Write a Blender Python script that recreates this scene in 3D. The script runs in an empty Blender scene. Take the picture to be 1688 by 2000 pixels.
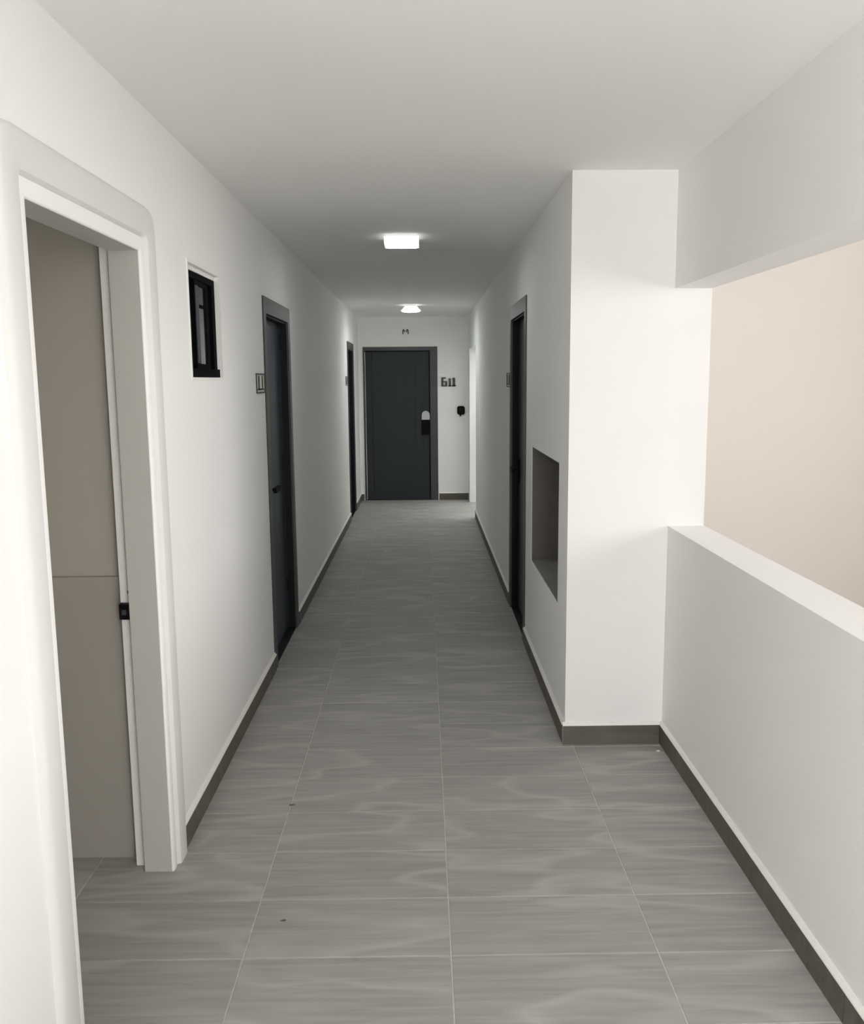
import bpy, bmesh, math, random
from mathutils import Vector, Matrix
random.seed(7)
scene = bpy.context.scene
col = scene.collection

# ------------------------------------------------------------------ camera
F, PITCH, YAW, ROLL = 1728.9, 0.1473, 0.0097, -0.0089
cd = bpy.data.cameras.new('camera'); cam = bpy.data.objects.new('camera', cd); col.objects.link(cam)
cd.sensor_fit = 'HORIZONTAL'; cd.sensor_width = 36.0; cd.lens = F / 1688 * 36.0
cd.clip_start = 0.02; cd.clip_end = 200
cam.matrix_world = (Matrix.Translation((0, 0, 1.6)) @ Matrix.Rotation(-YAW, 4, 'Z')
                    @ Matrix.Rotation(math.pi / 2 - PITCH, 4, 'X') @ Matrix.Rotation(ROLL, 4, 'Z'))
scene.camera = cam

# ------------------------------------------------------------------ world, daylight openings, exposure
SKY, GROUND = 8.6, 8.6
w = bpy.data.worlds.new('overcast_sky'); scene.world = w; w.use_nodes = True
nt = w.node_tree; nt.nodes.clear()
o_ = nt.nodes.new('ShaderNodeOutputWorld'); bg = nt.nodes.new('ShaderNodeBackground')
tc = nt.nodes.new('ShaderNodeTexCoord'); sx = nt.nodes.new('ShaderNodeSeparateXYZ')
rp = nt.nodes.new('ShaderNodeValToRGB'); mr = nt.nodes.new('ShaderNodeMapRange')
mr.inputs['From Min'].default_value = -0.15; mr.inputs['From Max'].default_value = 0.15
rp.color_ramp.elements[0].color = (GROUND, GROUND * .99, GROUND * .97, 1)
rp.color_ramp.elements[1].color = (SKY, SKY * .995, SKY * .985, 1)
nt.links.new(tc.outputs['Generated'], sx.inputs[0]); nt.links.new(sx.outputs['Z'], mr.inputs['Value'])
nt.links.new(mr.outputs[0], rp.inputs[0]); nt.links.new(rp.outputs[0], bg.inputs['Color'])
nt.links.new(bg.outputs[0], o_.inputs[0])

def portal(loc, rot, sx_, sy_):
    d = bpy.data.lights.new('sky_portal', 'AREA'); d.shape = 'RECTANGLE'; d.size = sx_; d.size_y = sy_
    d.cycles.is_portal = True
    o = bpy.data.objects.new('sky_portal', d); o.location = loc; o.rotation_euler = rot; col.objects.link(o)

scene.view_settings.view_transform = 'Standard'; scene.view_settings.look = 'None'
scene.view_settings.gamma = 1.0; scene.view_settings.use_curve_mapping = False
scene.view_settings.exposure = 0.0
scene.cycles.use_denoising = True
scene.cycles.max_bounces = 16; scene.cycles.diffuse_bounces = 10; scene.cycles.glossy_bounces = 4
scene.cycles.sample_clamp_indirect = 6.0

# ------------------------------------------------------------------ dimensions
XL, XR, XP, XQ = -0.844, 0.616, 1.046, 1.200      # left wall, right wall, parapet inner / outer face
YB, YP, YE = -0.35, 3.73, 11.91                    # open back, pillar face, end wall
CEIL, BEAM, PAR = 2.435, 1.967, 0.976
LT, RT = 0.13, 0.15                                # wall thicknesses
SXR, SYB, SYE, STOP, SBOT = 3.6, -1.5, 5.5, 4.2, -1.5   # stairwell
D1 = (1.965, 2.735, 1.992)                         # service door opening (y0, y1, height)
D2 = (4.80, 5.735, 2.055); D5 = (10.13, 11.0, 2.05); D3 = (5.27, 6.21, 2.09)
W1 = (3.295, 3.790, 1.620, 2.032)
NI = (3.985, 4.985, 0.575, 1.228)                  # recess in the right wall
W2 = (10.27, 11.63, 0.0, 2.0)                      # daylight opening in the right wall
D4 = (-0.785, 0.205, 2.047)                        # end door (x0, x1, height)

# ------------------------------------------------------------------ materials
def mat(name, colr, rough=.6, metal=0, spec=.5, noise=0, nscale=20, bump=0, bscale=200, stretch=(1, 1, 1), emit=None, trans=0):
    m = bpy.data.materials.new(name); m.use_nodes = True
    n = m.node_tree; b = n.nodes['Principled BSDF']
    b.inputs['Base Color'].default_value = (*colr, 1); b.inputs['Roughness'].default_value = rough
    b.inputs['Metallic'].default_value = metal; b.inputs['Specular IOR Level'].default_value = spec
    b.inputs['Transmission Weight'].default_value = trans
    if emit:
        b.inputs['Emission Color'].default_value = (*emit[0], 1); b.inputs['Emission Strength'].default_value = emit[1]
    if noise or bump:
        g = n.nodes.new('ShaderNodeNewGeometry'); mp = n.nodes.new('ShaderNodeMapping')
        mp.inputs['Scale'].default_value = stretch; n.links.new(g.outputs['Position'], mp.inputs['Vector'])
    if noise:
        t = n.nodes.new('ShaderNodeTexNoise'); t.inputs['Scale'].default_value = nscale; t.inputs['Detail'].default_value = 4
        n.links.new(mp.outputs[0], t.inputs['Vector'])
        r = n.nodes.new('ShaderNodeValToRGB')
        r.color_ramp.elements[0].position = .3; r.color_ramp.elements[1].position = .7
        r.color_ramp.elements[0].color = (*[c * (1 - noise) for c in colr], 1)
        r.color_ramp.elements[1].color = (*[min(1, c * (1 + noise)) for c in colr], 1)
        n.links.new(t.outputs['Fac'], r.inputs[0]); n.links.new(r.outputs[0], b.inputs['Base Color'])
    if bump:
        t2 = n.nodes.new('ShaderNodeTexNoise'); t2.inputs['Scale'].default_value = bscale; t2.inputs['Detail'].default_value = 3
        n.links.new(mp.outputs[0], t2.inputs['Vector'])
        bp = n.nodes.new('ShaderNodeBump'); bp.inputs['Strength'].default_value = bump; bp.inputs['Distance'].default_value = .002
        n.links.new(t2.outputs['Fac'], bp.inputs['Height']); n.links.new(bp.outputs[0], b.inputs['Normal'])
    return m

def tile_mat(name, dark, light, vein):
    m = bpy.data.materials.new(name); m.use_nodes = True
    n = m.node_tree; L = n.links; b = n.nodes['Principled BSDF']
    g = n.nodes.new('ShaderNodeNewGeometry'); oi = n.nodes.new('ShaderNodeObjectInfo')
    mul = n.nodes.new('ShaderNodeMath'); mul.operation = 'MULTIPLY'; mul.inputs[1].default_value = 37.0
    L.new(oi.outputs['Random'], mul.inputs[0])
    cmb = n.nodes.new('ShaderNodeCombineXYZ')
    for i in range(3): L.new(mul.outputs[0], cmb.inputs[i])
    add = n.nodes.new('ShaderNodeVectorMath'); L.new(g.outputs['Position'], add.inputs[0]); L.new(cmb.outputs[0], add.inputs[1])
    mp = n.nodes.new('ShaderNodeMapping'); mp.inputs['Scale'].default_value = (1.3, 22, 22); mp.inputs['Rotation'].default_value = (0, 0, .06)
    L.new(add.outputs[0], mp.inputs['Vector'])
    t = n.nodes.new('ShaderNodeTexNoise'); t.inputs['Scale'].default_value = 2.2; t.inputs['Detail'].default_value = 5; t.inputs['Distortion'].default_value = .4
    L.new(mp.outputs[0], t.inputs['Vector'])
    r = n.nodes.new('ShaderNodeValToRGB'); r.color_ramp.elements[0].position = .32; r.color_ramp.elements[1].position = .68
    r.color_ramp.elements[0].color = (*dark, 1); r.color_ramp.elements[1].color = (*light, 1)
    L.new(t.outputs['Fac'], r.inputs[0])
    # diagonal pale veins: the narrow band of a stretched noise around its middle
    mp2 = n.nodes.new('ShaderNodeMapping'); mp2.inputs['Scale'].default_value = (1.0, 3.2, 1); mp2.inputs['Rotation'].default_value = (0, 0, -.55)
    L.new(add.outputs[0], mp2.inputs['Vector'])
    t2 = n.nodes.new('ShaderNodeTexNoise'); t2.inputs['Scale'].default_value = 1.15; t2.inputs['Detail'].default_value = 2
    L.new(mp2.outputs[0], t2.inputs['Vector'])
    r2 = n.nodes.new('ShaderNodeValToRGB'); e = r2.color_ramp.elements
    e[0].position = .47; e[0].color = (0, 0, 0, 1); e[1].position = .56; e[1].color = (0, 0, 0, 1)
    k = e.new(.505); k.color = (1, 1, 1, 1)
    L.new(t2.outputs['Fac'], r2.inputs[0])
    ml = n.nodes.new('ShaderNodeMath'); ml.operation = 'MULTIPLY'; ml.inputs[1].default_value = .5; L.new(r2.outputs[0], ml.inputs[0])
    mx = n.nodes.new('ShaderNodeMix'); mx.data_type = 'RGBA'
    L.new(ml.outputs[0], mx.inputs['Factor']); L.new(r.outputs[0], mx.inputs['A']); mx.inputs['B'].default_value = (*vein, 1)
    L.new(mx.outputs['Result'], b.inputs['Base Color'])
    b.inputs['Roughness'].default_value = .55; b.inputs['Specular IOR Level'].default_value = .35
    bp = n.nodes.new('ShaderNodeBump'); bp.inputs['Strength'].default_value = .15; bp.inputs['Distance'].default_value = .001
    L.new(t.outputs['Fac'], bp.inputs['Height']); L.new(bp.outputs[0], b.inputs['Normal'])
    return m

M = dict(
    wall=mat('white_wall_paint', (.88, .878, .868), .75, spec=.25, noise=.012, nscale=1.2, bump=.25, bscale=260),
    ceil=mat('white_ceiling_paint', (.86, .858, .848), .85, spec=.15, noise=.012, nscale=1.0, bump=.2, bscale=220),
    stair=mat('warm_white_wall_paint', (.83, .79, .755), .8, spec=.2, noise=.012, nscale=1.2, bump=.2, bscale=220),
    enamel=mat('shaded_frame_enamel', (.52, .52, .485), .42, spec=.4, noise=.01, nscale=3),  # greyed so the shade on the jamb reveal sits in the colour
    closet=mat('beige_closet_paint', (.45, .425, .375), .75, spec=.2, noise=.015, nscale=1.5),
    taupe=mat('taupe_wainscot_paint', (.39, .37, .33), .6, spec=.3, noise=.015, nscale=2),
    tile=tile_mat('grey_stone_tile', (.310, .304, .290), (.390, .384, .368), (.51, .50, .475)),
    skirt=tile_mat('dark_grey_skirting_tile', (.100, .090, .074), (.135, .122, .102), (.16, .148, .128)),
    grout=mat('pale_grout', (.53, .52, .49), .9, spec=.1, noise=.1, nscale=60),
    caulk=mat('white_caulk', (.85, .84, .82), .6, noise=.02, nscale=30),
    surround=mat('pale_grey_surround_paint', (.73, .73, .72), .6, spec=.25, noise=.012, nscale=2),
    enddoor=mat('charcoal_door_paint', (.025, .030, .035), .5, spec=.3, noise=.06, nscale=6, stretch=(1, 1, .05), bump=.1, bscale=300),
    door=mat('anthracite_door_paint', (.036, .048, .064), .45, spec=.35, noise=.06, nscale=6, stretch=(1, 1, .05), bump=.1, bscale=300),
    frame=mat('dark_grey_frame_paint', (.050, .051, .056), .42, noise=.04, nscale=8),
    jamb=mat('black_jamb_paint', (.008, .009, .011), .55, spec=.2, noise=.04, nscale=8),
    black=mat('black_plastic', (.004, .004, .005), .6, spec=.12, noise=.05, nscale=40),
    alu=mat('black_aluminium', (.004, .004, .005), .7, spec=.03, noise=.05, nscale=40),
    alug=mat('grey_aluminium', (.05, .053, .056), .5, spec=.3, noise=.05, nscale=40),
    chrome=mat('brushed_steel', (.36, .37, .38), .35, metal=.8, noise=.06, nscale=60),
    sign=mat('dark_bronze_sign', (.075, .075, .062), .5, metal=.3, noise=.1, nscale=80),
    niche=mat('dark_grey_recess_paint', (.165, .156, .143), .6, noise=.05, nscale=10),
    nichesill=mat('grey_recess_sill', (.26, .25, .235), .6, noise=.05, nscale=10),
    glass=mat('dark_tinted_glass', (.03, .034, .036), .03, spec=.8, trans=.3),
    lampbody=mat('white_lamp_housing', (.8, .8, .8), .5, noise=.02, nscale=30),
    glow=mat('lit_opal_glass', (.9, .9, .88), .5, emit=((.95, 1, .97), 1.2)),
    lampA=mat('lit_square_panel', (.9, .9, .88), .5, emit=((.93, 1, .96), 28.0)),
    lampB=mat('lit_round_diffuser', (.9, .9, .88), .5, emit=((.95, 1, .96), 92.0)),
    dirt=mat('dark_smudge', (.12, .11, .095), .8, noise=.3, nscale=200),
    chip=mat('white_paint_chip', (.8, .79, .76), .7, noise=.05, nscale=90),
    concrete=mat('stairwell_concrete', (.45, .44, .42), .85, noise=.1, nscale=6),
)

# ------------------------------------------------------------------ mesh helpers
def link(name, bm, m, parent=None, bevel=0, seg=2, smooth=False):
    if bevel:
        ed = [e for e in bm.edges if len(e.link_faces) == 2 and e.calc_face_angle(0) > .6]
        bmesh.ops.bevel(bm, geom=ed, offset=bevel, segments=seg, profile=.5, affect='EDGES', clamp_overlap=True)
    bmesh.ops.recalc_face_normals(bm, faces=bm.faces)
    me = bpy.data.meshes.new(name); bm.to_mesh(me); bm.free(); me.materials.append(m)
    if smooth:
        for p in me.polygons: p.use_smooth = True
        me.set_sharp_from_angle(angle=.7)
    o = bpy.data.objects.new(name, me); col.objects.link(o)
    if parent: o.parent = parent
    return o

def box(bm, a, b):
    x0, y0, z0 = [min(p, q) for p, q in zip(a, b)]; x1, y1, z1 = [max(p, q) for p, q in zip(a, b)]
    v = [bm.verts.new(c) for c in ((x0, y0, z0), (x1, y0, z0), (x1, y1, z0), (x0, y1, z0), (x0, y0, z1), (x1, y0, z1), (x1, y1, z1), (x0, y1, z1))]
    for f in ((0, 3, 2, 1), (4, 5, 6, 7), (0, 1, 5, 4), (1, 2, 6, 5), (2, 3, 7, 6), (3, 0, 4, 7)): bm.faces.new([v[i] for i in f])

def boxes(*bb):
    bm = bmesh.new()
    for a, b in bb: box(bm, a, b)
    return bm

def cyl(bm, p, q, r, n=16, r2=None):
    p, q = Vector(p), Vector(q); d = (q - p); L = d.length
    rot = d.to_track_quat('Z', 'Y').to_matrix().to_4x4()
    bmesh.ops.create_cone(bm, cap_ends=True, segments=n, radius1=r, radius2=r if r2 is None else r2, depth=L,
                          matrix=Matrix.Translation((p + q) / 2) @ rot)

def prism(pts, y0, y1):
    bm = bmesh.new()
    A = [bm.verts.new((x, y0, z)) for x, z in pts]; B = [bm.verts.new((x, y1, z)) for x, z in pts]
    bm.faces.new(A); bm.faces.new(B[::-1])
    for k in range(len(pts)): bm.faces.new([A[k], A[(k + 1) % len(pts)], B[(k + 1) % len(pts)], B[k]])
    return bm

def rounded(hw, z0, z1, r, n=5):
    c = [(hw - r, z1 - r, 0), (-hw + r, z1 - r, 90), (-hw + r, z0 + r, 180), (hw - r, z0 + r, 270)]
    return [(x + r * math.cos(math.radians(a + 90 * k / n)), z + r * math.sin(math.radians(a + 90 * k / n))) for x, z, a in c for k in range(n + 1)]

def lathe(prof, n=40):
    bm = bmesh.new(); rings = []
    for r, z in prof:
        if r < 1e-6: rings.append([bm.verts.new((0, 0, z))])
        else: rings.append([bm.verts.new((r * math.cos(2 * math.pi * k / n), r * math.sin(2 * math.pi * k / n), z)) for k in range(n)])
    for A, B in zip(rings, rings[1:]):
        for k in range(n):
            k2 = (k + 1) % n
            q = [A[k % len(A)], A[k2 % len(A)], B[k2 % len(B)], B[k % len(B)]]
            u = []
            for v in q:
                if v not in u: u.append(v)
            if len(u) > 2: bm.faces.new(u)
    return bm

def holed(bm, plane, p0, p1, u0, u1, z0, z1, holes):
    """A slab with rectangular holes. plane 'X': spans p0..p1 in X, u = Y; plane 'Y': spans in Y, u = X."""
    us = sorted({u0, u1, *[h[0] for h in holes], *[h[1] for h in holes]})
    zs = sorted({z0, z1, *[h[2] for h in holes], *[h[3] for h in holes]})
    us = [u for u in us if u0 <= u <= u1]; zs = [z for z in zs if z0 <= z <= z1]
    solid = lambda i, j: (0 <= i < len(us) - 1 and 0 <= j < len(zs) - 1 and not any(
        h[0] - 1e-6 < us[i] and us[i + 1] < h[1] + 1e-6 and h[2] - 1e-6 < zs[j] and zs[j + 1] < h[3] + 1e-6 for h in holes))
    cache = {}
    def V(p, u, z):
        k = (p, u, z)
        if k not in cache: cache[k] = bm.verts.new((p, u, z) if plane == 'X' else (u, p, z))
        return cache[k]
    for i in range(len(us) - 1):
        for j in range(len(zs) - 1):
            if not solid(i, j): continue
            a, b, c, d = us[i], us[i + 1], zs[j], zs[j + 1]
            for p in (p0, p1): bm.faces.new([V(p, a, c), V(p, b, c), V(p, b, d), V(p, a, d)])
            if not solid(i - 1, j): bm.faces.new([V(p0, a, c), V(p1, a, c), V(p1, a, d), V(p0, a, d)])
            if not solid(i + 1, j): bm.faces.new([V(p0, b, c), V(p1, b, c), V(p1, b, d), V(p0, b, d)])
            if not solid(i, j - 1): bm.faces.new([V(p0, a, c), V(p1, a, c), V(p1, b, c), V(p0, b, c)])
            if not solid(i, j + 1): bm.faces.new([V(p0, a, d), V(p1, a, d), V(p1, b, d), V(p0, b, d)])
    return bm

def struct(o, label=None):
    o['kind'] = 'structure'
    if label: o['label'] = label
    return o

def thing(name, label, cat, loc=(0, 0, 0), rot=(0, 0, 0), group=None, kind=None):
    o = bpy.data.objects.new(name, None); col.objects.link(o); o.location = loc; o.rotation_euler = rot
    o.empty_display_size = .1
    if kind: o['kind'] = kind
    o['label'] = label
    if cat: o['category'] = cat
    if group: o['group'] = group
    return o

def tag(o, label, cat, group=None):
    o['label'] = label; o['category'] = cat
    if group: o['group'] = group
    return o

# ------------------------------------------------------------------ floor: slab, grout bed, one object per tile
TX, TY, X0, Y0, GAP = .585, .2836, .065, 2.8465, .0045
floor = struct(link('floor', boxes(((XL - LT, YB, -.15), (XQ, YP, -.0022)), ((XL - LT, YP, -.15), (XR + RT, YE + .12, -.0022)), ((-1.75, 1.75, -.15), (XL - LT, 2.95, -.0022))), M['grout']),
               'grey floor of wide stone-look tiles with pale joints')
tile_cache = {}
def add_tile(x0, x1, y0, y1):
    wx, wy = round(x1 - x0, 4), round(y1 - y0, 4)
    if wx < .02 or wy < .02: return
    key = (wx, wy)
    if key not in tile_cache:
        bm = bmesh.new(); c = .0014
        lo = [bm.verts.new((sx * wx / 2, sy * wy / 2, -.010)) for sx, sy in ((-1, -1), (1, -1), (1, 1), (-1, 1))]
        mi = [bm.verts.new((sx * wx / 2, sy * wy / 2, -c)) for sx, sy in ((-1, -1), (1, -1), (1, 1), (-1, 1))]
        hi = [bm.verts.new((sx * (wx / 2 - c), sy * (wy / 2 - c), 0)) for sx, sy in ((-1, -1), (1, -1), (1, 1), (-1, 1))]
        bm.faces.new(hi)
        for A, B in ((lo, mi), (mi, hi)):
            for k in range(4): bm.faces.new([A[k], A[(k + 1) % 4], B[(k + 1) % 4], B[k]])
        me = bpy.data.meshes.new('tile'); bm.to_mesh(me); bm.free(); me.materials.append(M['tile']); tile_cache[key] = me
    o = bpy.data.objects.new('tile', tile_cache[key]); o.location = ((x0 + x1) / 2, (y0 + y1) / 2, random.uniform(-.0003, 0))
    o.parent = floor; col.objects.link(o)
for j in range(-16, 33):
    ya, yb = Y0 + j * TY, Y0 + (j + 1) * TY
    ya, yb = max(ya, YB), min(yb, YE)
    if yb - ya < .01: continue
    for i in range(-3, 3):
        xa, xb = X0 + i * TX, X0 + (i + 1) * TX
        closet = 1.75 < (ya + yb) / 2 < 2.9
        lo = -1.75 if closet else XL - LT
        hi = XQ if ya < YP else XR + RT
        xa, xb = max(xa, lo), min(xb, hi)
        if xb - xa < .02: continue
        add_tile(xa + GAP / 2, xb - GAP / 2, ya + GAP / 2, yb - GAP / 2)

# ------------------------------------------------------------------ walls, ceiling, beam, parapet
E4 = .04
left_holes = [(D1[0] - E4, D1[1] + E4, 0, D1[2] + E4), (W1[0], W1[1], W1[2], W1[3]), (D2[0], D2[1], 0, D2[2]), (D5[0], D5[1], 0, D5[2])]
struct(link('wall_left', holed(bmesh.new(), 'X', XL, XL - LT, YB, YE + .12, 0, CEIL, left_holes), M['wall']), 'long white wall on the left of the corridor')

bm = holed(bmesh.new(), 'X', XR, XR + RT, YP, YE + .12, 0, CEIL, [(NI[0], NI[1], NI[2], NI[3]), (D3[0], D3[1], 0, D3[2]), (W2[0], W2[1], W2[2], W2[3])])
box(bm, (XR + RT, YP, 0), (XQ, YP + .2, STOP)); box(bm, (XR + RT + .0, YP + .2, CEIL), (XQ, SYE, STOP))
struct(link('wall_right', bm, M['wall']), 'white right wall and blunt pillar end beside the stairwell')
# stairwell side of the block behind the pillar
struct(link('wall_stairwell_left', boxes(((XQ - .1, YP + .2, SBOT), (XQ, SYE, CEIL)), ((XQ - .1, YP, SBOT), (XQ, YP + .2, 0)), ((XP, YB, SBOT), (XQ, YP, -.15))), M['stair']))
struct(link('wall_end', holed(bmesh.new(), 'Y', YE, YE + .12, XL, XR, 0, CEIL, [(D4[0], D4[1], 0, D4[2])]), M['wall']), 'short white wall at the far end of the corridor')
struct(link('ceiling', boxes(((XL - LT, YB, CEIL), (XP, YP, CEIL + .2)), ((XL - LT, YP, CEIL), (XR + RT, YE + .12, CEIL + .2))), M['ceil']), 'plain white corridor ceiling')
struct(link('trim_1', boxes(((XP, YB, BEAM), (XQ, YP, STOP))), M['wall'], bevel=.004), 'white beam above the opening to the stairwell')
struct(link('wall_parapet', boxes(((XP, YB, 0), (XQ, YP, PAR))), M['wall'], bevel=.006), 'low white parapet wall beside the stairwell')

# stairwell shell, with a window in its right wall
struct(link('wall_stairwell_end', boxes(((XQ, SYE, SBOT), (SXR + .15, SYE + .15, STOP))), M['stair']), 'warm white wall across the stairwell')
struct(link('wall_stairwell_right', holed(bmesh.new(), 'X', SXR, SXR + .15, SYB, SYE, SBOT, STOP, [(1.5, 3.6, 1.1, 2.4)]), M['stair']))
struct(link('wall_stairwell_back', boxes(((XP, SYB - .15, SBOT), (SXR + .15, SYB, STOP)), ((XP, SYB, SBOT), (XQ, YB, STOP))), M['stair']))
struct(link('ceiling_stairwell', boxes(((XP, SYB - .15, STOP), (SXR + .15, SYE + .15, STOP + .15))), M['ceil']))
struct(link('floor_stairwell', boxes(((XQ - .154, SYB - .15, SBOT - .15), (SXR + .15, SYE + .15, SBOT))), M['concrete']))
portal((SXR + .16, 2.55, 1.75), (0, math.pi / 2, 0), 1.3, 2.1)
# unseen back wall shaped to block light on the left, open on the right
BX = .18
struct(link('wall_back_block', boxes(((XL - LT, YB - .12, 0), (BX, YB, CEIL + .2))), M['wall']))
portal(((BX + XP) / 2, YB - .02, CEIL / 2), (math.pi / 2, 0, 0), XP - BX, CEIL)
# added unseen shaft that cuts daylight at the far opening, open to sky
SHX, SHT = XR + RT + 1.15, 4.45
bm = boxes(((SHX, 9.75, -.15), (SHX + .12, 12.15, SHT)), ((XR + RT, 9.75, -.15), (SHX, 9.87, SHT)), ((XR + RT, YE + .12, -.15), (SHX, 12.15, SHT)), ((XR, 9.75, CEIL + .2), (XR + RT, 12.15, SHT)))
struct(link('wall_added_shaft', bm, M['wall']), 'added white shaft that limits daylight at the far opening')
struct(link('floor_added_shaft', boxes(((XR + RT, 9.87, -.15), (SHX, YE + .12, -.01))), M['concrete']))
portal(((XR + RT + SHX) / 2, 10.95, SHT), (0, 0, 0), SHX - XR - RT, 2.2)

# small service room seen through the open doorway on the left
XC = XL - LT
struct(link('wall_service_far', boxes(((-1.75, 2.841, 0), (XC, 2.95, CEIL))), M['closet']), 'dim wall inside the service room')
struct(link('trim_2', boxes(((-1.75, 2.829, 0), (XC - .004, 2.841, .978))), M['taupe'], bevel=.004), 'taupe lower half of the service room wall')
struct(link('wall_service_back', boxes(((-1.9, 1.6, 0), (-1.75, 2.95, CEIL))), M['closet']))
struct(link('wall_service_near', boxes(((-1.75, 1.6, 0), (XC, 1.75, CEIL))), M['closet']))
struct(link('ceiling_service', boxes(((-1.9, 1.6, CEIL), (XC, 2.95, CEIL + .2))), M['ceil']))
# dark room behind the small window
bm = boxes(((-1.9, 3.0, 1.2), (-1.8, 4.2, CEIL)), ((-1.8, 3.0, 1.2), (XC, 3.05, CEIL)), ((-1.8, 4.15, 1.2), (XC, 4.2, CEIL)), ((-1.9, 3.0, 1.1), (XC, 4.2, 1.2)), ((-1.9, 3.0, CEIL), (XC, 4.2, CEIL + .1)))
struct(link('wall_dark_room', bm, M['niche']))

# ------------------------------------------------------------------ skirting: pale caulk line over dark tiles
def skirting(name, a, b, normal, label=None):
    """Pieces from a to b (xy) against a wall whose outward normal is given."""
    a, b, n = Vector(a), Vector(b), Vector(normal); L = (b - a).length; d = (b - a) / L; t, h, c = .011, .088, .014
    def slab(bm, s0, s1, z0, z1, t0, t1):
        p = [a + d * s0 + n * t0, a + d * s1 + n * t1]
        box(bm, (min(p[0].x, p[1].x), min(p[0].y, p[1].y), z0), (max(p[0].x, p[1].x), max(p[0].y, p[1].y), z1))
    bm = bmesh.new(); slab(bm, 0, L, 0.0005, h, 0, .003)
    root = struct(link(name, bm, M['grout']), label)
    s = 0
    while s < L - .01:
        e = min(s + TX, L); bm = bmesh.new(); slab(bm, s + .0015, e - .0015, .0005, h, .003, t)
        link('tile', bm, M['skirt'], root, bevel=.0015, seg=1); s = e
    bm = bmesh.new()   # sloped caulk
    prof = [(0, h), (t + .003, h), (t + .002, h + .004), (.003, h + c), (0, h + c)]
    A = [bm.verts.new((*(a + n * q), z)) for q, z in prof]; B = [bm.verts.new((*(b + n * q), z)) for q, z in prof]
    bm.faces.new(A); bm.faces.new(B[::-1])
    for k in range(5): bm.faces.new([A[k], A[(k + 1) % 5], B[(k + 1) % 5], B[k]])
    link('caulk_line', bm, M['caulk'], root)
    return root
skirting('baseboard_left', (XL, D1[1] + .14), (XL, D2[0] - .002), (1, 0), 'dark skirting between the service doorway and the near left door')
skirting('baseboard_left', (XL, D2[1] + .002), (XL, D5[0] - .002), (1, 0), 'dark skirting between the two dark left doors')
skirting('baseboard_left', (XL, D5[1] + .002), (XL, YE - .012), (1, 0))
skirting('baseboard_left', (XL, YB), (XL, D1[0] - .14), (1, 0))
skirting('baseboard_right', (XR, YP), (XR, D3[0] - .002), (-1, 0), 'dark skirting under the recess in the right wall')
skirting('baseboard_right', (XR, D3[1] + .002), (XR, W2[0]), (-1, 0), 'dark skirting between right door and the daylight opening')
skirting('baseboard_pillar', (XR - .011, YP), (XP - .012, YP), (0, -1), 'dark skirting along the foot of the pillar')
skirting('baseboard_parapet', (XP, YB), (XP, YP), (-1, 0), 'dark skirting along the foot of the parapet')
skirting('baseboard_end', (D4[1] + .012, YE), (XR, YE), (0, -1), 'dark skirting right of the end door')
skirting('baseboard_end', (XL, YE), (D4[0] - .012, YE), (0, -1), 'stub of dark skirting left of the end door')

# ------------------------------------------------------------------ door_1: white service doorway with stepped surround
d1 = thing('door_1', 'open white doorway with wide stepped surround on the near left', None, (XL, (D1[0] + D1[1]) / 2, 0), kind='structure')
def surround(prof, y0, y1, h, n=8, ex=5.0):
    """Sweep (offset from the opening edge, proud of the wall) around jamb, head, jamb; soft outer corners."""
    bm = bmesh.new(); st = []
    hw = (y1 - y0) / 2
    st += [lambda o: (-hw - o, 0.0)]
    for s, cx in ((-1, -hw), (1, hw)):
        for k in range(n + 1):
            th = math.pi / 2 * k / n
            if s > 0: th = math.pi / 2 - th
            c_, s_ = abs(math.cos(th)), abs(math.sin(th)); m = (c_ ** ex + s_ ** ex) ** (-1 / ex)
            st.append(lambda o, cx=cx, s=s, c_=c_, s_=s_, m=m: (cx + s * o * m * c_, h + o * m * s_))
    st += [lambda o: (hw + o, 0.0)]
    rows = [[bm.verts.new((p, *f(o))) for o, p in prof] for f in st]
    for A, B in zip(rows, rows[1:]):
        for k in range(len(prof)):
            k2 = (k + 1) % len(prof)
            vs = [A[k], A[k2], B[k2], B[k]]
            if (vs[0].co - vs[3].co).length < 1e-7 and (vs[1].co - vs[2].co).length < 1e-7: continue
            bm.faces.new(vs)
    bm.faces.new(rows[0]); bm.faces.new(rows[-1][::-1])
    bmesh.ops.remove_doubles(bm, verts=bm.verts, dist=1e-5)
    return bm
link('surround', surround([(.042, .0), (.050, .016), (.056, .018), (.120, .018), (.130, .015), (.137, .009), (.140, .0)], *D1), M['surround'], d1, smooth=True)
link('frame', surround([(.039, -.09), (0, -.09), (0, -.001), (.039, -.001)], *D1, ex=40), M['enamel'], d1)
link('lip', surround([(.039, -.0008), (0, -.0008), (0, .001), (.002, .004), (.006, .006), (.036, .006), (.042, .004), (.042, .0005)], *D1, ex=40), M['wall'], d1, smooth=True)
sp = link('strike_plate', boxes(((-.128, .39 + .010, .855), (-.093, .385 + .0385, .905))), M['black'], d1, bevel=.002)
link('latch_tongue', boxes(((-.118, .39 + .005, .872), (-.104, .40, .888))), M['alug'], sp, bevel=.001)
link('strike_screw', boxes(((-.105, .39 + .0305, .935), (-.099, .385 + .0385, .945))), M['alug'], d1)

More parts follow.
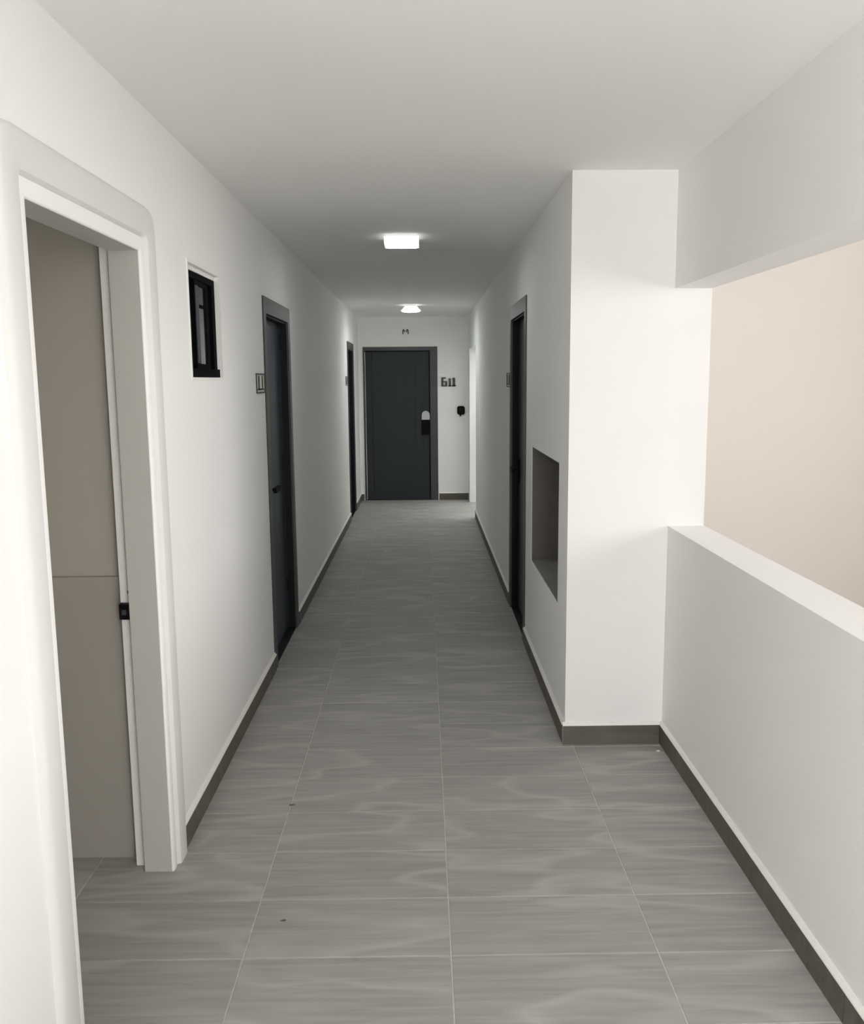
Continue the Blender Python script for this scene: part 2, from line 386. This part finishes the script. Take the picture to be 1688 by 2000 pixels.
# ------------------------------------------------------------------ window_1: small black sliding window
w1 = thing('window_1', 'small black framed sliding window high on left wall', None, (XL - .018, W1[0], W1[2]), kind='structure')
ww, wh = W1[1] - W1[0], W1[3] - W1[2]
def ring(y0, y1, z0, z1, x0, x1, l, r, b, t):
    return boxes(((x0, y0, z0), (x1, y0 + l, z1)), ((x0, y1 - r, z0), (x1, y1, z1)), ((x0, y0 + l, z0), (x1, y1 - r, z0 + b)), ((x0, y0 + l, z1 - t), (x1, y1 - r, z1)))
link('reveal', ring(-.012, ww + .012, -.012, wh + .012, 0.0182, .022, .012, .012, .012, .012), M['caulk'], w1, bevel=.001)
link('head_filler', boxes(((-.05, .001, wh - .016), (.004, ww - .001, wh - .001))), M['caulk'], w1, bevel=.002)
wt = wh - .017
link('window_frame', ring(.001, ww - .001, .001, wt, -.05, 0, .022, .050, .034, .024), M['alu'], w1, bevel=.002)
s1 = link('sash', ring(.175, .385, .035, wt - .025, -.020, -.003, .055, .040, .018, .018), M['alu'], w1, bevel=.0015)
link('glazing_bead', boxes(((-.0035, .180, .055), (.0, .224, wt - .045))), M['alug'], s1)
link('pane', boxes(((-.012, .230, .053), (-.008, .345, wt - .043))), M['glass'], s1)
link('glazing_bar', boxes(((-.016, .230, wt - .125), (-.004, .345, wt - .113))), M['alu'], s1)
s2 = link('sash', ring(.205, ww - .052, .035, wt - .025, -.042, -.025, .045, .045, .022, .022), M['alu'], w1, bevel=.0015)
link('pane', boxes(((-.036, .250, .057), (-.032, ww - .097, wt - .047))), M['glass'], s2)
link('dark_panel', boxes(((-.018, .387, .036), (-.015, ww - .052, wt - .026))), M['alu'], w1)  # added matte sheet so the far half stays black without reflections
link('dark_panel', boxes(((-.018, .023, .036), (-.015, .173, wt - .026))), M['alu'], w1)  # added black sheet that darkens the near end of the window
link('sill_track', boxes(((.0, .001, .001), (.010, ww - .001, .034))), M['alu'], w1, bevel=.002)

# ------------------------------------------------------------------ dark side doors
def side_door(name, label, x, side, y0, y1, h, handle_y, lever=True):
    """side +1: wall on the left (room at +X of it); leaf recessed in a dark steel frame."""
    r = thing(name, label, None, (x, (y0 + y1) / 2, 0), kind='structure'); hw = (y1 - y0) / 2; s = side
    j, t, pr, dp = .075, .088, .008, .115
    def B(a, b): return ((s * a[0], a[1], a[2]), (s * b[0], b[1], b[2]))
    link('frame', boxes(B((pr, -hw + .001, 0.001), (-dp, -hw + j, h - .001)), B((pr, hw - j, 0.001), (-dp, hw - .001, h - .001)), B((pr, -hw + j, h - t), (-dp, hw - j, h - .001))), M['frame'], r, bevel=.003)
    link('rebate', boxes(B((-.004, hw - j - .010, .004), (-.046, hw - j, h - t)), B((-.004, -hw + j, .004), (-.046, -hw + j + .010, h - t)), B((-.004, -hw + j + .010, h - t - .012), (-.046, hw - j - .010, h - t))), M['jamb'], r, bevel=.001)
    leaf = link('leaf', boxes(B((-.05, -hw + j + .004, .006), (-.095, hw - j - .004, h - t - .004))), M['door'], r, bevel=.002)
    link('threshold', boxes(B((-.002, -hw + j, .0005), (-.11, hw - j, .006))), M['jamb'], r)
    for z in (.25, 1.05, 1.8):
        bm = bmesh.new(); hy = -hw + j + .012 if handle_y > 0 else hw - j - .012
        cyl(bm, (s * -.046, hy, z), (s * -.046, hy, z + .09), .007, 10); link('hinge', bm, M['jamb'], leaf)
    hn = link('handle', boxes(B((-.05, handle_y - .02, .90), (-.042, handle_y + .02, 1.06))), M['black'], r, bevel=.003)
    bm = bmesh.new(); cyl(bm, (s * -.045, handle_y, .995), (s * .002, handle_y, .995), .009, 14); link('spindle', bm, M['black'], hn)
    d = -1 if handle_y > 0 else 1
    link('lever', boxes(B((-.004, min(handle_y - d * .012, handle_y + d * .125), .976), (.014, max(handle_y - d * .012, handle_y + d * .125), 1.006))), M['black'], hn, bevel=.004)
    return r
side_door('door_2', 'anthracite door in near left wall past the small window', XL, 1, *D2, -.27)
side_door('door_5', 'narrow dark sliver of the far left door by the end wall', XL, 1, *D5, -.27)
side_door('door_3', 'anthracite door in right wall beyond the recess', XR, -1, *D3, .34)

# ------------------------------------------------------------------ door_4 at the end
d4 = thing('door_4', 'anthracite entrance door closing the far end of the corridor', None, (0, YE, 0), kind='structure')
a, b, h = D4
link('plaster_edge', boxes(((b, -.006, .0005), (b + .012, 0, h + .012)), ((a - .012, -.006, .0005), (a, 0, h + .012)), ((a, -.006, h), (b, 0, h + .012))), M['caulk'], d4, bevel=.001)
link('frame', boxes(((a + .001, -.012, .001), (a + .025, .11, h - .001)), ((b - .098, -.012, .001), (b - .001, .11, h - .001)), ((a + .025, -.012, h - .048), (b - .098, .11, h - .001))), M['frame'], d4, bevel=.004)
link('rebate', boxes(((b - .118, .004, .012), (b - .098, .03, h - .048)), ((a + .025, .004, h - .062), (b - .118, .03, h - .048)), ((a + .025, .004, .001), (b - .098, .05, .012))), M['jamb'], d4, bevel=.001)
lf = link('leaf', boxes(((a + .028, .03, .014), (b - .101, .08, h - .05))), M['enddoor'], d4)
for x0, x1 in ((a + .030, a + .115), (a + .123, -.101), (-.089, -.003), (.009, b - .104)):
    link('panel', boxes(((x0, .018, .020), (x1, .031, h - .066))), M['enddoor'], lf, bevel=.004)
lk = link('smart_lock', boxes(((-.016, -.004, .885), (.092, .026, 1.085))), M['black'], d4, bevel=.010)
bm = prism([(-.010, 1.085), (.096, 1.085)] + [(.043 + .053 * math.cos(math.pi * k / 12), 1.145 + .056 * math.sin(math.pi * k / 12)) for k in range(13)], -.026, .022)
link('lock_cover', bm, M['chrome'], lk, bevel=.005, smooth=True)
bm = bmesh.new(); cyl(bm, (.038, -.004, .935), (.038, -.03, .935), .012, 16); link('lock_knob', bm, M['black'], lk)

# ------------------------------------------------------------------ apartment number signs
def digit(bm, ch, x, wd, ht, t, st):
    R = lambda a, c, e, f: box(bm, (x + a, -t, c), (x + e, 0, f))
    if ch == '1':
        R(wd / 2 - st / 2, 0, wd / 2 + st / 2, ht); R(0, 0, wd, st * .45); R(wd * .08, ht - st * .9, wd / 2 - st / 2, ht - st * .3)
    else:   # 6
        R(0, 0, st, ht); R(st, ht - st * .6, wd * .75, ht); R(st, 0, wd, st * .6); R(st, ht * .45, wd, ht * .45 + st * .55); R(wd - st, st * .6, wd, ht * .45)
sg = thing('door_number', 'dark metal number plates on the end wall right of the door', 'sign', (.254, YE, 1.522))
bm = bmesh.new(); digit(bm, '6', 0, .080, .120, .012, .030); link('digit', bm, M['sign'], sg)
bm = bmesh.new(); digit(bm, '1', .092, .044, .106, .012, .032); link('digit', bm, M['sign'], sg)
bm = bmesh.new(); digit(bm, '1', .142, .052, .114, .012, .036); link('digit', bm, M['sign'], sg)

def wall_sign(label, x, s, y0, z0, wd, ht):
    """Outlined plate on a side wall, with a bar-like numeral."""
    r = thing('door_number', label, 'sign', (x, y0, z0)); q = .011
    link('plate_border', boxes(((0, 0, 0), (s * .006, q, ht)), ((0, wd - q, 0), (s * .006, wd, ht)), ((0, q, 0), (s * .006, wd - q, q * .7)), ((0, q, ht - q * .7), (s * .006, wd - q, ht))), M['sign'], r)
    link('plate', boxes(((0, q, q * .7), (s * .002, wd - q, ht - q * .7))), M['caulk'], r)
    link('digit', boxes(((s * .002, wd * .22, ht * .16), (s * .005, wd * .36, ht * .88)), ((s * .002, wd * .12, ht * .16), (s * .005, wd * .50, ht * .24))), M['sign'], r)
    link('digit', boxes(((s * .002, wd * .66, ht * .16), (s * .005, wd * .76, ht * .88)), ((s * .002, wd * .57, ht * .16), (s * .005, wd * .86, ht * .24))), M['sign'], r)
    return r
wall_sign('outlined number plate on left wall beside the near left door frame', XL, 1, 4.548, 1.543, .235, .102)
wall_sign('dark outlined number plate just beyond the right door', XR, -1, 6.235, 1.55, .235, .10)
wall_sign('tiny dark number plate beside the far left door', XL, 1, 9.87, 1.555, .235, .10)

# ------------------------------------------------------------------ bell box, cable stubs
bl = thing('doorbell', 'black rounded bell box on the end wall right of the door', 'doorbell', (.515, YE, 1.204))
link('housing', prism(rounded(.051, -.056, .058, .028), -.030, 0), M['black'], bl, bevel=.006, smooth=True)
bm = bmesh.new(); cyl(bm, (-.008, -.014, -.05), (-.008, -.014, -.078), .014, 14, .006); link('cable_gland', bm, M['black'], bl)
bm = bmesh.new(); cyl(bm, (0, -.028, .012), (0, -.034, .012), .014, 18); link('button', bm, M['jamb'], bl)
cs = thing('cable_stub', 'two short dark cable ends poking from wall above the end door', 'cable', (-.213, YE, 2.238))
for sx_, hgt in ((-1, .03), (1, .034)):
    bm = bmesh.new(); pts = [(sx_ * .012, 0, .0), (sx_ * .016, -.03, .018), (sx_ * .028, -.04, hgt), (sx_ * .036, -.042, .005), (sx_ * .034, -.042, -.03)]
    for p, q in zip(pts, pts[1:]): cyl(bm, p, q, .0065, 8)
    link('cable', bm, M['sign'], cs)
bm = bmesh.new(); cyl(bm, (0, 0, 0), (0, -.006, 0), .016, 14); link('wall_collar', bm, M['caulk'], cs)

# ------------------------------------------------------------------ recess in the right wall
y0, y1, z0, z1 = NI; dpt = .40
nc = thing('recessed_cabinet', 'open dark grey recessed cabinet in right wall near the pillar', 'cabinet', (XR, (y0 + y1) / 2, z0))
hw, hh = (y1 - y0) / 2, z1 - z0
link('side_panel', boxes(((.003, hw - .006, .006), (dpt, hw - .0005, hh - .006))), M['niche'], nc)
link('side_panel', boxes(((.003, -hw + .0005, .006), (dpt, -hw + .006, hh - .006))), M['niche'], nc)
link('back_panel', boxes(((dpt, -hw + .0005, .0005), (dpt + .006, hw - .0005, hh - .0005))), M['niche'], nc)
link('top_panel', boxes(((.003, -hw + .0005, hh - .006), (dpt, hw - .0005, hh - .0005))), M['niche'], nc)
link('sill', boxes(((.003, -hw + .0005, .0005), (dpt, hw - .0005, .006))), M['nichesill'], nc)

# ------------------------------------------------------------------ ceiling lamps
la = thing('ceiling_lamp', 'lit square surface lamp on the ceiling halfway along the corridor', 'lamp', (-.111, 5.36, CEIL))
link('housing', boxes(((-.09, -.09, -.012), (.09, .09, 0))), M['lampbody'], la, bevel=.003)
link('diffuser', boxes(((-.100, -.100, -.052), (.100, .100, -.012))), M['glow'], la, bevel=.014, seg=4, smooth=True)
link('light_panel', boxes(((-.084, -.084, -.0545), (.084, .084, -.0525))), M['lampA'], la)
lb = thing('ceiling_lamp', 'lit round lamp hanging near the end door ceiling', 'lamp', (-.118, 10.1, CEIL))
link('housing', lathe([(0, 0), (.06, 0), (.06, -.012), (0, -.012)], 32), M['lampbody'], lb, smooth=True)
link('diffuser', lathe([(0, -.010), (.062, -.012), (.078, -.022), (.090, -.040), (.108, -.056), (.114, -.062), (.104, -.066), (0, -.067)], 40), M['glow'], lb, smooth=True)
link('light_panel', lathe([(0, -.068), (.098, -.068), (.06, -.076), (0, -.079)], 40), M['lampB'], lb, smooth=True)

# ------------------------------------------------------------------ marks lying on the floor
def blob(name, label, cat, x, y, r, mt, n=14, th=.0006):
    bm = bmesh.new(); top = []
    for k in range(n):
        q = r * random.uniform(.6, 1.15); top.append((x + q * 1.5 * math.cos(2 * math.pi * k / n), y + q * math.sin(2 * math.pi * k / n)))
    A = [bm.verts.new((*p, 0.0)) for p in top]; B = [bm.verts.new((x + (p[0] - x) * .8, y + (p[1] - y) * .8, th)) for p in top]
    bm.faces.new(B); bm.faces.new(A[::-1])
    for k in range(n): bm.faces.new([A[k], A[(k + 1) % n], B[(k + 1) % n], B[k]])
    return tag(link(name, bm, mt), label, cat)
blob('floor_smudge', 'small dark smudge on a tile in the foreground left of centre', 'stain', -.432, 2.455, .0065, M['dirt'])
blob('floor_smudge', 'faint dark smudge by the left tile joint near the doorway', 'stain', -.515, 3.19, .008, M['dirt'])
blob('paint_chip', 'white paint chip on the floor in the corner below the pillar', 'debris', 1.008, 3.64, .006, M['chip'], th=.003)
